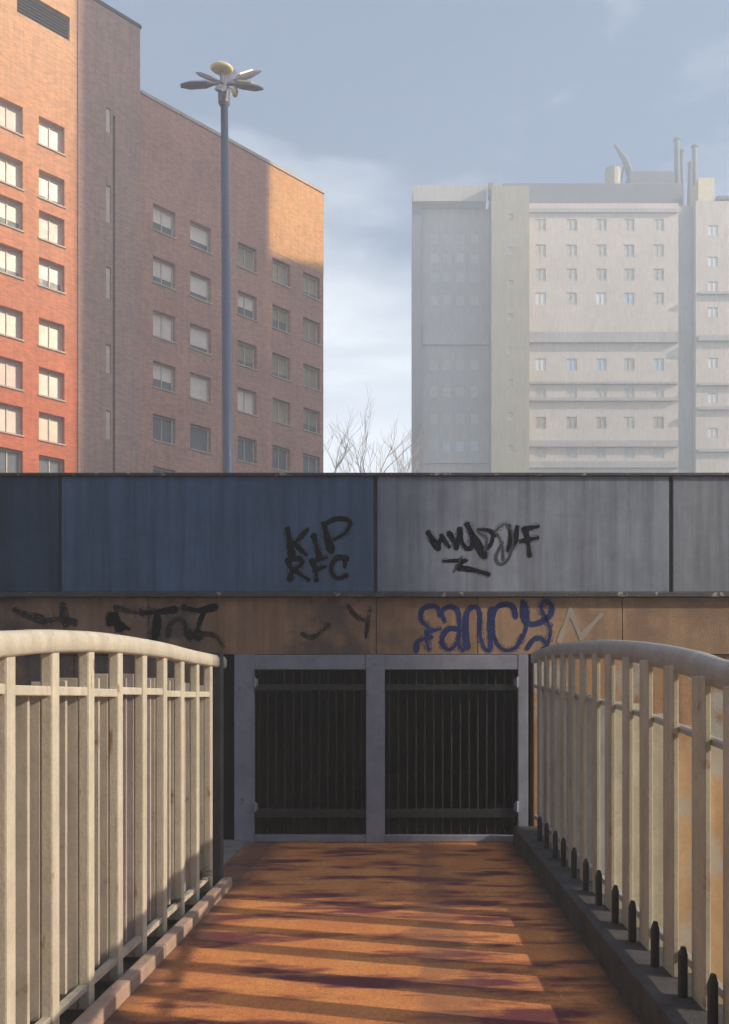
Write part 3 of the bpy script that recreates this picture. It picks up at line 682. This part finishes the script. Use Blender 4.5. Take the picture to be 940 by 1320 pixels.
# unseen terraces added behind and to the left to cut the skylight
def terrace(label, x0, x1, y, H, D, side=False):
    t = thing('unseen_terrace', label, 'building', ((x0+x1)/2, y-D/2, 0))
    O = Vector((x1, y, 0)); u = Vector((-1, 0, 0)); n_ = Vector((0, 1, 0)); Lw = x1-x0
    if side: O = Vector((-13, x0, 0)); u = Vector((0, 1, 0)); n_ = Vector((1, 0, 0)); t.location = (-13-D/2, (x0+x1)/2, 0)
    holes = [(s, s+1.2, z, z+1.5) for s in [1.2+2.9*i for i in range(int((Lw-2.4)/2.9))] for z in [1.1+3.0*j for j in range(int((H-2)/3.0))]]
    bm = BM(); facade(bm, O, u, n_, 0, Lw, 0, H, holes, 0.25); shell(bm, O, u, n_, 0, Lw, 0, H, D); part('wall', bm, M_dkbrick, t)
    bm = BM()
    for a, b, c, d in holes: obox(bm, O, u, n_, a, b, 0.25, 0.29, c, d)
    g_ = part('glazing', bm, M_glass, t); g_['kind'] = 'stuff'
M_dkbrick = mat('dark_brick', (0.14, 0.085, 0.07), scale=0.35, var=0.2, rough=0.9, bump=0, brick=(1, 0))
terrace('unseen dark brick terrace added behind the viewer to cut skylight', -34, 30, -16, 24, 10)
terrace('unseen dark brick terrace added on the left to cut skylight', -14, 8, 0, 20, 9, True)

# ------------------------------------------------------------------ lamp mast
ML = Vector((PX(297, 0, 30).x, 30, 0))
mast = thing('lamp_mast', 'tall blue grey high mast lamp with a ring of flat lamp heads between the buildings', 'street lamp', tuple(ML))
M_mast = mat('blue_grey_steel', (0.035, 0.05, 0.1), rough=0.4, var=0.15, bump=0, metal=0.0)
M_head = mat('purple_grey_lamp_shell', (0.14, 0.13, 0.18), rough=0.5, var=0.2, bump=0)
M_litcream = mat('sunlit_cream_shell', (0.8, 0.66, 0.36), rough=0.35, var=0.1, bump=0)  # cream of the sunlit lamp heads put into the colour
zt_ = PX(0, 112, 30).z; tx = PX(289, 0, 30).x
bm = BM(); tube(bm, [(ML.x, 30, 0), (ML.x, 30, 1.2), (tx, 30, zt_)], [0.26, 0.235, 0.125], 16); part('pole', bm, M_mast, mast, smooth=True)
bm = BM(); tube(bm, [(tx, 30, zt_-.7), (tx, 30, zt_-.6), (tx, 30, zt_), (tx, 30, zt_+.25)], [0.13, 0.2, 0.22, 0.12], 14); part('hub', bm, M_head, mast)
hubc = Vector((tx, 30, zt_+0.12))
for px, py, yy, tilt in ((238, 110, -0.4, 0), (258, 96, 1.5, 0), (331, 94, 1.0, 0), (333, 113, -1.1, 0), (300, 92, 1.8, 0), (283, 116, -1.6, 0)):
    e = PX(px, py, 30+yy); d = (e-hubc); Lh = d.length; d.normalize(); s = d.cross(Vector((0, 0, 1))).normalized(); w = s.cross(d)
    bm = BM(); tube(bm, [hubc, hubc+d*(Lh*.35)], 0.05, 6)
    prof = [(0.28, .08, .03), (.45, .17, .07), (.85, .2, .07), (1.1, .1, .03)]
    rings = []
    for t_, a, b in prof:
        c = hubc+d*Lh*t_; rings.append([bm.verts.new(c+s*a*i+w*b*j) for i, j in ((-1, -.3), (-.7, -1), (.7, -1), (1, -.3), (.6, 1), (-.6, 1))])
    for a, b in zip(rings, rings[1:]):
        for j in range(6): bm.faces.new((a[j], a[(j+1) % 6], b[(j+1) % 6], b[j]))
    bm.faces.new(rings[0]); bm.faces.new(rings[-1])
    hd = part('lamp_head', bm, M_head, mast)
    if px > 320:
        bm = BM(); c = hubc+d*Lh*.65; q = []
        for i, j in ((-1, -1), (1, -1), (1, 1), (-1, 1)): q.append(c+d*i*Lh*.2+s*j*.13+w*.072)
        hexa(bm, q, [k+w*.05 for k in q]); part('highlight_plate', bm, M_litcream, hd)  # cream plates stand in for the highlight on the right-hand heads
bm = BM(); c = PX(286, 92, 29.3); tube(bm, [c+Vector((0, 0, z)) for z in (0, .03, .1, .18, .22)], [.16, .32, .4, .3, .1], 16, ); 
for v_ in bm.verts: v_.co.y = c.y+(v_.co.y-c.y)*.8
part('lamp_dome', bm, M_litcream, mast, 'dome on top of the mast, sunlight painted in as cream', smooth=True)
bm = BM(); tube(bm, [c+Vector((0, 0, -.4)), c+Vector((0, 0, .01))], .06, 8); part('dome_stem', bm, M_head, mast)
bm = BM(); c = PX(303, 118, 29.6); tube(bm, [c+Vector((0, 0, -.15)), c, c+Vector((0, 0, .16))], [.08, .13, .07], 10); tube(bm, [c, hubc], .03, 6); part('sensor', bm, M_litcream, mast, smooth=True)

# ------------------------------------------------------------------ bare trees
M_bark = mat('bare_bark', (0.58, 0.52, 0.4), rough=0.9, var=0.3, bump=0)
def tree(px, Y, top, seed, label, lean=0):
    rnd = random.Random(seed); x = (px-CX)/F*Y; H = EYE+(HY-top)/F*Y
    t = thing('bare_tree', label, 'tree', (x, Y, 0), 'bare trees between the buildings')
    bt, bc = BM(), BM()
    fork = H*0.5
    tp = [Vector((x, Y, 0)), Vector((x+.1, Y, fork*.5)), Vector((x+lean*.3, Y, fork))]
    tube(bt, tp, [0.24, 0.19, 0.14], 8)
    cnt = [0]
    def grow(p, d, ln, r, lv):
        if lv == 0 or cnt[0] > 170: return
        cnt[0] += 1
        pts = [p]; q = p; dd = d
        for i in range(3):
            dd = (dd+Vector((rnd.gauss(0, .14), rnd.gauss(0, .14), rnd.gauss(0.08, .08)))).normalized(); q = q+dd*ln/3; pts.append(q)
        tube(bc, pts, [r, r*.85, r*.72, r*.6], 5, cap=False)
        for i in range(rnd.choice((2, 3)) if lv > 2 else 3):
            a = rnd.uniform(0, 6.28); k = rnd.uniform(.35, .75)
            nd = (dd+Vector((math.cos(a)*k, math.sin(a)*k, rnd.uniform(-.1, .25)))).normalized()
            grow(pts[rnd.choice((2, 3))], nd, ln*rnd.uniform(.6, .8), r*.58, lv-1)
    for i in range(4):
        a = i*1.57+rnd.uniform(0, 1); grow(tp[-1], Vector((math.cos(a)*.28+lean*.1, math.sin(a)*.28, 1)).normalized(), (H-fork)*.34, .075, 5)
    part('trunk', bt, M_bark, t, smooth=True); part('crown', bc, M_bark, t)
tree(447, 52, 508, 1, 'bare tree against the corner of the red brick block', -.5)
tree(474, 58, 514, 2, 'bare tree in the middle of the gap between the buildings')
tree(500, 64, 505, 4, 'bare tree nearest the left edge of the pale tower block', .1)

# ------------------------------------------------------------------ haze
bm = BM(); box(bm, (-160, -35, -1.5), (170, 135, 74))
hz = bpy.data.materials.new('haze'); hz.use_nodes = True; n = hz.node_tree; n.nodes.clear()
o = n.nodes.new('ShaderNodeOutputMaterial'); v = n.nodes.new('ShaderNodeVolumePrincipled')
v.inputs['Color'].default_value = (0.8, 0.9, 0.98, 1); v.inputs['Density'].default_value = 0.0058; v.inputs['Anisotropy'].default_value = 0.2
n.links.new(v.outputs[0], o.inputs['Volume'])
struct('haze', bm, hz, 'stuff')
